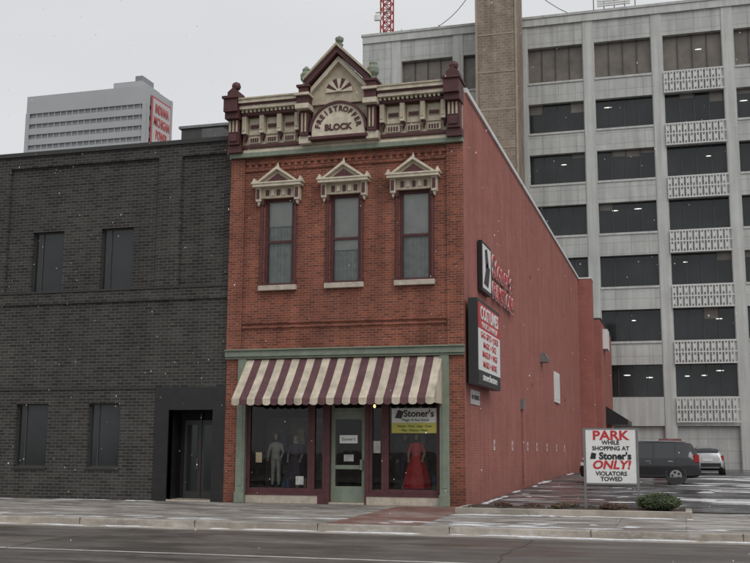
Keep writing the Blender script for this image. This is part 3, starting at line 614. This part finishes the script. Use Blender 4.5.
for (k,j,q) in ((1,0,2),(1,0,0.8),(1,0,3.1),(0,3,1.2),(0,3,2.9),(1,6,2.6),(0,0,3.3),(0,0,1.7),(1,2,1.0),(2,5,0.5),(1,4,3.0),(0,1,2.3),(0,5,0.9),(1,1,3.2),(-1,4,2.6),(2,2,0.7)):
    xx=bay0+per*k+q; zz=rows[j]+wh*(0.60+0.2*random.random()); g.lathe(xx,YO+0.45,[(0.02,zz-0.04),(0.13,zz-0.02),(0.13,zz+0.02),(0.02,zz+0.04)],'olamp',8,random.uniform(0.8,2.2),0.3)
g.build('ceiling_lights',ob)
mb=MB(); mb.box(0.2,3.6,56,60,35.3,38.4,'metal'); mb.box(5,12,55,62,35.3,37.5,'conc')
for x in range(0,5): mb.cyl((0.2+x*0.85,55.9,38.4),(0.2+x*0.85,55.9,39.6),0.04,0.04,'mull',6)
mb.box(0.1,3.7,55.88,55.92,39.5,39.58,'mull')
for z in (38.6,38.8,39.0,39.2): mb.box(0.5,3.2,55.7,55.85,z,z+0.1,'coping')
mb.build('roof_equipment',ob)
ch=empty('brick_chimney_tower'); mb=MB(); mb.box(-8.1,-4.95,46.2,49.4,0,44,'chim')
for z in range(3,44,3): mb.box(-7.95,-5.10,46.17,46.199,z+0.1,z+0.22,'chimtrim')
for x in (-8.12,-5.08): mb.box(x,x+0.16,46.12,46.199,0,44,'chimtrim')
mb.build('shaft',ch)
ms=empty('lattice_radio_mast'); mb=MB(); cx,cy=-17.2,53.5; zb,zt=35.3,43
for dx in (-0.45,0.45):
    for dy in (-0.45,0.45): mb.cyl((cx+dx,cy+dy,zb),(cx+dx,cy+dy,zt),0.07,0.07,'mast',6)
z=zb
while z<zt-0.8:
    for dy in (-0.45,0.45): mb.cyl((cx-0.45,cy+dy,z),(cx+0.45,cy+dy,z+0.8),0.045,0.045,'mast',5); mb.cyl((cx+0.45,cy+dy,z),(cx-0.45,cy+dy,z+0.8),0.045,0.045,'mast',5); mb.cyl((cx-0.45,cy+dy,z+0.8),(cx+0.45,cy+dy,z+0.8),0.045,0.045,'mast',5)
    z+=0.8
for z in (36.4,38.3): mb.lathe(cx-0.7,cy-0.5,[(0.02,z),(0.3,z+0.02),(0.3,z+0.5),(0.02,z+0.52)],'white',12,1,0.5); mb.box(cx-0.9,cx+0.6,cy-0.5,cy-0.46,z+0.7,z+0.78,'metal')
for dx,h in ((-1.2,1.6),(1.3,2.2),(2.2,1.2)): mb.cyl((cx+dx,cy,zb),(cx+dx,cy,zb+h),0.05,0.04,'metal',6)
mb.build('lattice',ms)
cb_=empty('overhead_cable'); mb=MB()
P0=Vector((-12.5,53,37.2)); P1=Vector((-8.1,48,38.6))
for i in range(8):
    f_=lambda t:P0.lerp(P1,t)-Vector((0,0,0.5*math.sin(math.pi*t))); mb.cyl(f_(i/8),f_((i+1)/8),0.03,0.03,'mull',5)
P0=Vector((-4.95,48,38.3)); P1=Vector((0.2,57,37.9))
for i in range(8):
    f_=lambda t:P0.lerp(P1,t)-Vector((0,0,0.7*math.sin(math.pi*t))); mb.cyl(f_(i/8),f_((i+1)/8),0.03,0.03,'mull',5)
mb.cyl((-12.5,53,35.3),(-12.5,53,37.3),0.06,0.05,'metal',6)
mb.build('cable_and_post',cb_)

# ================================================================== HIGH-RISE
hr=empty('high_rise_tower'); mb=MB(); a,b,y0,y1,zt=-232.5,-181.0,310.0,330.0,136.5
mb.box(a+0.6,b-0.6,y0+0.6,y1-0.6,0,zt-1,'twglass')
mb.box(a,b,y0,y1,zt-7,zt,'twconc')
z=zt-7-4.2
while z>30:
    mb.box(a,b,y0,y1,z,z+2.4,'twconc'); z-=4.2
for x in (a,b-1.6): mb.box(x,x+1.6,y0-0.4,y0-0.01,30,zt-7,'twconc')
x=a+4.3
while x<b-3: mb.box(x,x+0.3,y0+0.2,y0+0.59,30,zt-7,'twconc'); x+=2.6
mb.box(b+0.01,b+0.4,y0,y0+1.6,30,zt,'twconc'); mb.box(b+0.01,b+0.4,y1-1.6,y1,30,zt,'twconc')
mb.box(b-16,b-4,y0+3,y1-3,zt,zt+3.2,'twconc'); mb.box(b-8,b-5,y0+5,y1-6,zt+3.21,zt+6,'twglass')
mb.box(b+0.41,b+0.6,y0+2.5,y1-1.8,zt-22,zt-3,'dullred'); mb.box(b+0.61,b+0.8,y0+3.6,y1-2.6,zt-21.2,zt-3.8,'twpanel')
mb.build('tower_body',hr)
text('INDIANA\nMICHIGAN\nPOWER',5.0,(b+0.9,(y0+y1)/2+0.5,zt-12.5),'+x','dullred',hr,0.1,sx=0.52,bold=0.05)

# ================================================================== GROUND, ROAD, WALK, LOT
def sheet(name,pts,k,parent=None):
    mb=MB(); mb.face(pts,k); return mb.build(name,parent)
def rect(x0,x1,y0,y1,z): return [(x0,y0,z),(x1,y0,z),(x1,y1,z),(x0,y1,z)]
sheet('ground',rect(-1500,1500,-1500,1500,-0.32),'ground')
rd=sheet('road',rect(-300,300,-26,-7.55,-0.25),'road')
sheet('lane_line',rect(-300,3.4,-12.9,-12.78,-0.246),'line',rd)
M['seam']=mat('tar_seam',(0.055,0.050,0.046),0.6)
mb=MB(); mb.face(rect(-300,300,-10.33,-10.31,-0.2455),'seam'); mb.face(rect(-300,300,-14.6,-14.57,-0.2455),'seam')
for x in (-14.5,-6.2,2.9,11.3):
    y=-7.7; xx=x
    while y>-25:
        nx=xx+random.uniform(-0.15,0.15); ny=y-0.6
        mb.face([(xx-0.012,y,-0.245),(xx+0.012,y,-0.245),(nx+0.012,ny,-0.245),(nx-0.012,ny,-0.245)],'seam'); xx=nx;y=ny
mb.build('road_cracks',rd)
mb=MB(); yk=-6.95; zk=-0.085
mb.face([(-300,yk+0.16,zk),(300,yk+0.16,zk),(300,0.3,0.0),(-300,0.3,0.0)],'walk')
swalk=mb.build('sidewalk')
mb=MB(); mb.prism([(yk+0.16,zk),(yk+0.02,zk),(yk,zk-0.02),(yk-0.02,-0.235),(-7.55,-0.246),(-7.55,-0.32),(yk+0.16,-0.32)],-300,300,'kerb','x'); mb.build('kerb_and_gutter',swalk)
mb=MB(); mb.face([(-1.9,yk+0.17,zk+0.004),(0.25,yk+0.17,zk+0.004),(0.25,-0.35,-0.002),(-1.9,-0.35,-0.002)],'paver'); mb.build('brick_paver_band',swalk)
mb=MB()
x=-60
while x<60: mb.box(x,x+0.012,yk-0.021,yk+0.16,-0.235,zk+0.002,'seam'); x+=3.05
mb.build('kerb_joints',swalk)
mb=MB(); mb.box(-300,300,-34,-26.0,-0.32,-0.1,'walk'); mb.build('opposite_sidewalk')
lot=MB()
def lz(y): return 0.008 if y<2 else 0.008+min(y-2,23)*0.0175
ys=[-0.7,2]+list(range(5,26,3))+[25,YO+1]
ys=sorted(set(ys))
for a,b in zip(ys[:-1],ys[1:]): lot.face([(0.002,a,lz(a)),(45,a,lz(a)),(45,b,lz(b)),(0.002,b,lz(b))],'lot')
lotob=lot.build('parking_lot')
mb=MB()
for i in range(9):
    y=4+i*3.0
    mb.face([(0.3,y,lz(y)+0.004),(5.2,y,lz(y)+0.004),(5.2,y+0.11,lz(y+0.11)+0.004),(0.3,y+0.11,lz(y+.11)+0.004)],'line')
mb.build('stall_lines',lotob)
# slush and thin snow
rs=random.Random(3)
mb=MB()
def patch(cx,cy,zf_,rx,ry,h):
    n=18; ph=[rs.uniform(0,6.28) for _ in range(4)]
    def rr(t): return 1+0.28*math.sin(2*t+ph[0])+0.18*math.sin(3*t+ph[1])+0.12*math.sin(5*t+ph[2])+0.10*rs.uniform(-1,1)
    R0=[rr(2*math.pi*i/n) for i in range(n)]
    O=[(cx+rx*R0[i]*math.cos(2*math.pi*i/n),cy+ry*R0[i]*math.sin(2*math.pi*i/n)) for i in range(n)]
    I=[(cx+0.6*(p[0]-cx)*rs.uniform(0.8,1.15),cy+0.6*(p[1]-cy)*rs.uniform(0.8,1.15)) for p in O]
    O3=[(p[0],p[1],zf_(p[1])+0.0055) for p in O]; I3=[(p[0],p[1],zf_(p[1])+0.006+h*rs.uniform(0.5,1)) for p in I]
    C3=(cx,cy,zf_(cy)+0.006+h)
    for i in range(n):
        j=(i+1)%n; mb.face([O3[i],O3[j],I3[j],I3[i]],'slush'); mb.face([I3[i],I3[j],C3],'slush')
fw=lambda y:-0.0122*max(0,0.3-y)*1.0+0.0
for i in range(55): patch(rs.uniform(-22,14),rs.uniform(-7.42,-7.12),lambda y:-0.242,rs.uniform(0.15,0.8),rs.uniform(0.03,0.09),0.02)
for i in range(60): patch(rs.uniform(-20,13),-6.55+rs.uniform(0,1.0)**2*1.2,fw,rs.uniform(0.1,0.6),rs.uniform(0.03,0.14),0.008)
for i in range(16): patch(rs.uniform(-20,-7.8),rs.uniform(-0.25,-0.05),fw,rs.uniform(0.1,0.5),rs.uniform(0.02,0.07),0.015)
for i in range(22): patch(rs.uniform(0.3,6.2),-3.0+rs.uniform(-0.25,0.1),fw,rs.uniform(0.1,0.5),rs.uniform(0.03,0.09),0.012)
for i in range(70): patch(rs.uniform(6.5,16),rs.uniform(0,26),lz,rs.uniform(0.2,1.6),rs.uniform(0.1,0.6),0.006)
for i in range(30): patch(rs.uniform(0.5,6.0),rs.uniform(0.5,13),lz,rs.uniform(0.1,0.6),rs.uniform(0.05,0.2),0.005)
for i in range(18): patch(rs.uniform(0.08,0.25),rs.uniform(1,35),lz,0.08,rs.uniform(0.2,0.9),0.02)
mb.build('slush_patches')
pb=empty('planting_bed'); mb=MB()
bx0,bx1,by0,by1=0.25,6.15,-2.75,-0.95
mb.box(bx0,bx1,by0,by0+0.16,-0.1,0.12,'kerb'); mb.box(bx0,bx1,by1-0.16,by1,-0.1,0.12,'kerb'); mb.box(bx0,bx0+0.16,by0+0.161,by1-0.161,-0.1,0.12,'kerb'); mb.box(bx1-0.16,bx1,by0+0.161,by1-0.161,-0.1,0.12,'kerb')
mb.build('concrete_edging',pb,bevel=0.015)
mb=MB(); nx=30; ny=8
def sz(i,j): return 0.10+0.04*math.sin(i*1.3+j)*math.sin(j*2.1+i*0.4)+0.03*random.random()
G=[[sz(i,j) for j in range(ny+1)] for i in range(nx+1)]
for i in range(nx):
    for j in range(ny):
        X=lambda i:bx0+0.16+(bx1-bx0-0.32)*i/nx; Y=lambda j:by0+0.16+(by1-by0-0.32)*j/ny
        mb.face([(X(i),Y(j),G[i][j]),(X(i+1),Y(j),G[i+1][j]),(X(i+1),Y(j+1),G[i+1][j+1]),(X(i),Y(j+1),G[i][j+1])],'soil')
mb.build('mulch',pb)
M['leaf']=mat('evergreen_leaf',(0.035,0.05,0.022),0.6,var=0.5,scale=14); M['leaf2']=mat('evergreen_leaf_light',(0.065,0.085,0.035),0.6,var=0.4,scale=14)
M['dry']=mat('dry_stems',(0.13,0.085,0.055),0.8,var=0.4,scale=14); M['dry2']=mat('dry_leaf',(0.085,0.045,0.033),0.8,var=0.4,scale=14); M['bark']=mat('bark',(0.07,0.05,0.035),0.9)
def shrub(name,cx,cy,z0,rx,ry,rz,n,ks,leaf=0.035,stems=14):
    e=empty(name); mb=MB()
    for i in range(stems):
        t=random.uniform(0,2*math.pi); r=random.uniform(0.3,0.9)
        p=(cx+rx*r*math.cos(t),cy+ry*r*math.sin(t),z0+rz*random.uniform(0.7,1.5)); q=((cx+p[0])/2+random.uniform(-.05,.05),(cy+p[1])/2,z0+rz*0.5)
        mb.cyl((cx+random.uniform(-.1,.1),cy,z0-0.02),q,0.012,0.008,'bark',5); mb.cyl(q,p,0.008,0.003,'bark',4)
    cl=[(random.uniform(-1,1),random.uniform(-1,1),random.uniform(-0.2,1)) for _ in range(16)]
    for i in range(n):
        while True:
            x,y,z=(random.uniform(-1,1) for _ in range(3))
            if x*x+y*y+z*z<1 and x*x+y*y+z*z>0.25: break
        d=min((x-c_[0])**2+(y-c_[1])**2+(z-c_[2])**2 for c_ in cl)
        s_=1.0-0.18*d+random.uniform(-0.05,0.08)
        P=Vector((cx+rx*x*s_,cy+ry*y*s_,z0+rz*(1+z*s_)*0.95))
        a=Vector((random.gauss(0,1),random.gauss(0,1),random.gauss(0,1))).normalized(); b_=a.orthogonal().normalized(); L=leaf*random.uniform(0.7,1.5)
        mb.face([P-b_*L*0.4,P+a*L,P+b_*L*0.4,P-a*L],ks[0] if (d>0.25 and random.random()<0.8) else ks[1])
    mb.build('foliage',e)
shrub('evergreen_shrub',5.35,-2.0,0.08,0.56,0.42,0.24,3800,('leaf','leaf2'))
shrub('dry_shrub',1.35,-1.8,0.08,0.26,0.2,0.08,420,('dry','dry2'),0.03,10)
shrub('dry_shrub',2.1,-1.6,0.08,0.24,0.18,0.07,350,('dry','dry2'),0.03,10)
shrub('low_shrub',3.0,-1.9,0.08,0.38,0.22,0.09,700,('leaf','dry'),0.03,10)
shrub('dry_shrub',4.2,-2.0,0.08,0.42,0.22,0.10,700,('dry2','dry'),0.03,14)
# parking sign
ps=empty('parking_sign'); mb=MB(); X0,X1=3.50,4.85; ysn=-1.6
for x in (X0-0.03,X1-0.03): mb.box(x,x+0.06,ysn-0.03,ysn+0.03,0.0,2.18,'metal')
mb.box(X0+0.035,X1-0.035,ysn-0.02,ysn+0.02,0.76,2.14,'white')
mb.box(X0+0.035,X1-0.035,ysn-0.028,ysn+0.028,2.141,2.18,'metal'); mb.box(X0+0.035,X1-0.035,ysn-0.028,ysn+0.028,0.72,0.759,'metal')
mb.prism([(X0+0.14,1.38),(X0+0.28,1.38),(X0+0.30,1.52),(X0+0.18,1.55)],ysn-0.026,ysn-0.021,'blk')
mb.build('panel_and_posts',ps)
xc=(X0+X1)/2; yt=ysn-0.024
text('PARK',0.33,(xc,yt,1.98),'-y','red',ps,0.003,sx=1.15,bold=0.010); text('WHILE',0.15,(xc,yt,1.80),'-y','blk',ps,0.003,bold=0.004); text('SHOPPING AT',0.15,(xc,yt,1.65),'-y','blk',ps,0.003,bold=0.004)
text("Stoner's",0.25,(xc+0.11,yt,1.45),'-y','blk',ps,0.003,bold=0.010); text('ONLY!',0.30,(xc,yt,1.22),'-y','red',ps,0.003,sx=1.1,bold=0.010,shear=0.2)
text('VIOLATORS',0.15,(xc,yt,1.0),'-y','blk',ps,0.003,bold=0.004); text('TOWED',0.15,(xc,yt,0.86),'-y','blk',ps,0.003,bold=0.004)

# ================================================================== VEHICLES
M['carblack']=mat('car_paint_black',(0.012,0.013,0.015),0.18,var=0.1,spec=0.7); M['carsilver']=mat('car_paint_silver',(0.42,0.43,0.44),0.3,var=0.05,metal=0.4); M['carred']=mat('car_paint_red',(0.16,0.02,0.02),0.25,var=0.05)
M['carglass']=darkglass('car_glass',(0.02,0.023,0.025),0.05,0.8); M['tyre']=mat('tyre',(0.018,0.018,0.018),0.9); M['rim']=mat('rim',(0.35,0.35,0.36),0.35,metal=0.7); M['tail']=mat('tail_light',(0.40,0.01,0.01),0.25); M['head']=mat('head_light',(0.6,0.6,0.58),0.15); M['trim']=mat('car_trim',(0.02,0.02,0.02),0.6); M['chrome']=mat('chrome',(0.6,0.6,0.6),0.15,metal=1.0)
def vehicle(name,paint,ox,oy,oz,rot,L=4.93,W=1.95,H=1.78):
    e=empty(name)
    hw=W/2
    st=[(0.00,0.42,0.62,0.66,0.62,0.55,0),(0.06,0.30,0.78,0.84,0.82,0.74,0),(0.22,0.25,0.93,0.98,0.93,0.84,0),(0.8,0.25,1.00,1.06,0.975,0.86,0),(1.28,0.25,1.04,1.12,0.975,0.84,0),
        (1.42,0.25,1.05,1.20,0.975,0.80,1),(2.02,0.25,1.07,1.66,0.975,0.68,1),(2.12,0.25,1.07,1.70,0.975,0.67,0),(2.22,0.25,1.07,1.73,0.975,0.67,1),(2.95,0.25,1.08,1.78,0.975,0.67,1),(3.03,0.25,1.08,1.78,0.975,0.67,0),(3.12,0.25,1.08,1.78,0.975,0.67,1),
        (3.80,0.25,1.10,1.76,0.975,0.67,1),(3.90,0.25,1.10,1.755,0.97,0.67,0),(4.0,0.25,1.11,1.75,0.965,0.66,1),(4.45,0.26,1.14,1.70,0.95,0.64,1),(4.62,0.27,1.15,1.66,0.93,0.62,0),(4.78,0.30,1.10,1.42,0.90,0.66,0),(4.90,0.36,0.92,1.05,0.85,0.76,0),(4.93,0.42,0.66,0.72,0.78,0.70,0)]
    mb=MB(); sL=L/4.93; sH=H/1.78; sW=hw/0.975
    rings=[]
    for (x,zb,zl,zt,w,rw,_) in st:
        zl=min(zl,zt-0.03); q=[(0,zb),(w*0.8,zb),(w*0.97,zb+0.10),(w,zb+(zl-zb)*0.55),(w*0.985,zl-0.03),(w*0.96,zl),(rw+(w*0.96-rw)*0.12,zl+(zt-zl)*0.86),(rw*0.86,zt-0.0),(0,zt+0.015)]
        full=[(x*sL,p[0]*sW,p[1]*sH) for p in q]+[(x*sL,-p[0]*sW,p[1]*sH) for p in q[-2:0:-1]]
        rings.append(full)
    n=len(rings[0])
    for r in range(len(rings)-1):
        for i in range(n):
            j=(i+1)%n; k=paint
            if (i==5 or i==n-6) and st[r][6]: k='carglass'
            if i in (0,1,n-1,n-2): k='trim'
            if r in (5,) and i in (6,7,n-8,n-7): k='carglass'
            if r==16 and i in (6,7,n-8,n-7): k='carglass'
            mb.face([rings[r][i],rings[r+1][i],rings[r+1][j],rings[r][j]],k)
    mb.face(rings[0][::-1],paint); mb.face(rings[-1],paint)
    body=mb.build('body',e,smooth=True)
    mb=MB()
    for wx in (0.95*sL,3.95*sL):
        for s_ in (-1,1):
            mb.cyl((wx,s_*(hw-0.25),0.37),(wx,s_*(hw+0.006),0.40),0.44,0.44,'trim',28)
            mb.cyl((wx,s_*(hw-0.22),0.36),(wx,s_*(hw+0.012),0.36),0.36,0.36,'tyre',28); mb.cyl((wx,s_*(hw-0.1),0.36),(wx,s_*(hw+0.018),0.36),0.25,0.24,'rim',24)
            for t in range(5):
                a=2*math.pi*t/5; mb.cyl((wx+0.14*math.cos(a+0.6),s_*(hw+0.015),0.36+0.14*math.sin(a+0.6)),(wx+0.14*math.cos(a+0.6),s_*(hw+0.022),0.36+0.14*math.sin(a+0.6)),0.055,0.055,'trim',8)
    for s_ in (-1,1):
        mb.box(4.70*sL,4.90*sL,s_*(hw-0.16),s_*(hw-0.045),0.92*sH,1.22*sH,'tail'); mb.box(0.07*sL,0.32*sL,s_*(hw-0.30),s_*(hw-0.055),0.74*sH,0.88*sH,'head')
        mb.box(1.62*sL,1.82*sL,s_*(hw-0.03),s_*(hw+0.17),1.06*sH,1.22*sH,paint)
        for hx in (2.75,3.65): mb.box(hx*sL,(hx+0.2)*sL,s_*(hw-0.02),s_*(hw+0.02),0.93*sH,0.965*sH,'chrome')
        for hx in (2.03,3.05,3.98): mb.box(hx*sL,(hx+0.008)*sL,s_*(hw-0.02),s_*(hw+0.003),0.45*sH,1.0*sH,'trim')
        mb.box(1.42*sL,3.5*sL,s_*(hw-0.04),s_*(hw+0.012),0.30*sH,0.40*sH,'trim')
        mb.cyl((2.3*sL,s_*0.62*sW,1.80*sH),(4.4*sL,s_*0.60*sW,1.76*sH),0.018,0.018,'chrome',6)
    mb.box(4.88*sL,4.96*sL,-0.75*sW,0.75*sW,0.42,0.62,'trim'); mb.box(4.90*sL,4.945*sL,-0.26,0.26,0.72,0.86,'white'); mb.box(-0.02,0.05,-0.55*sW,0.55*sW,0.45,0.66,'trim')
    mb.box(4.72*sL,4.80*sL,-0.6*sW,0.6*sW,1.20*sH,1.48*sH,'carglass')
    mb.build('details',e)
    e.location=(ox,oy,oz); e.rotation_euler=(0,0,rot)
    return e
vehicle('parked_suv','carblack',1.72,16.9,lz(16.5),0)
vehicle('parked_car','carsilver',7.25,35.0,lz(30),math.radians(-90),L=4.6,W=1.75,H=1.5)
vehicle('parked_minivan','carred',6.0,35.5,lz(30),math.radians(-90),L=4.8,W=1.9,H=1.95).location=(5.3,36.0,lz(30))

# ================================================================== SNOW IN THE AIR
mb=MB()
M['snow']=mat('snowflake',(0.88,0.88,0.88),0.9,var=0.0)
for i in range(700):
    x,y,z=random.uniform(-16,10),random.uniform(-20,-1.5),random.uniform(0.1,13); r=random.uniform(0.005,0.0115)
    p=[(x+r,y,z),(x,y+r,z),(x-r,y,z),(x,y-r,z),(x,y,z+r),(x,y,z-r*1.8)]
    for a,b,c_ in ((0,1,4),(1,2,4),(2,3,4),(3,0,4),(1,0,5),(2,1,5),(3,2,5),(0,3,5)): mb.face([p[a],p[b],p[c_]],'snow')
mb.build('snowflakes')

# ================================================================== WORLD / LIGHT / CAMERA
w=bpy.data.worlds.new('World'); scene.world=w; w.use_nodes=True; n=w.node_tree.nodes; l=w.node_tree.links
bg=n['Background']; sky=n.new('ShaderNodeTexSky'); sky.sky_type='NISHITA'; sky.sun_disc=False
el=math.radians(48); az=math.radians(138)
sky.sun_elevation=el; sky.sun_rotation=az; sky.dust_density=4; sky.air_density=1.5
hs=n.new('ShaderNodeHueSaturation'); hs.inputs['Saturation'].default_value=0.12; l.new(sky.outputs[0],hs.inputs['Color'])
tc=n.new('ShaderNodeTexCoord'); nz=n.new('ShaderNodeTexNoise'); nz.inputs['Scale'].default_value=1.6; nz.inputs['Detail'].default_value=4; mp=n.new('ShaderNodeMapping'); mp.inputs['Scale'].default_value=(1,1,2.6)
l.new(tc.outputs['Generated'],mp.inputs['Vector']); l.new(mp.outputs[0],nz.inputs['Vector'])
cr=n.new('ShaderNodeValToRGB'); cr.color_ramp.elements[0].position=0.3; cr.color_ramp.elements[0].color=(6.7,6.85,7.1,1); cr.color_ramp.elements[1].position=0.72; cr.color_ramp.elements[1].color=(7.7,7.8,8.0,1)
l.new(nz.outputs['Fac'],cr.inputs['Fac'])
mx=n.new('ShaderNodeMix'); mx.data_type='RGBA'; mx.inputs['Factor'].default_value=0.92
l.new(hs.outputs[0],mx.inputs['A']); l.new(cr.outputs['Color'],mx.inputs['B']); l.new(mx.outputs['Result'],bg.inputs['Color']); bg.inputs['Strength'].default_value=0.1
sd=bpy.data.lights.new('sun','SUN'); sd.energy=1.2; sd.angle=math.radians(40); sd.color=(1,0.98,0.95)
so=bpy.data.objects.new('sun',sd); COL.objects.link(so)
D=Vector((math.sin(az)*math.cos(el),math.cos(az)*math.cos(el),math.sin(el)))
so.rotation_euler=D.to_track_quat('Z','Y').to_euler()
cd=bpy.data.cameras.new('camera'); cam=bpy.data.objects.new('camera',cd); COL.objects.link(cam)
R=Matrix.Rotation(math.radians(16.09),3,'Z')@Matrix.Rotation(math.radians(90+9.155),3,'X')@Matrix.Rotation(math.radians(0.3),3,'Z')
cam.location=(5.994,-30.235,1.53); cam.rotation_euler=R.to_euler(); cd.sensor_width=36; cd.lens=1058/750*36; cd.clip_start=0.1; cd.clip_end=4000
scene.camera=cam
scene.view_settings.view_transform='Standard'; scene.view_settings.look='None'; scene.view_settings.exposure=0
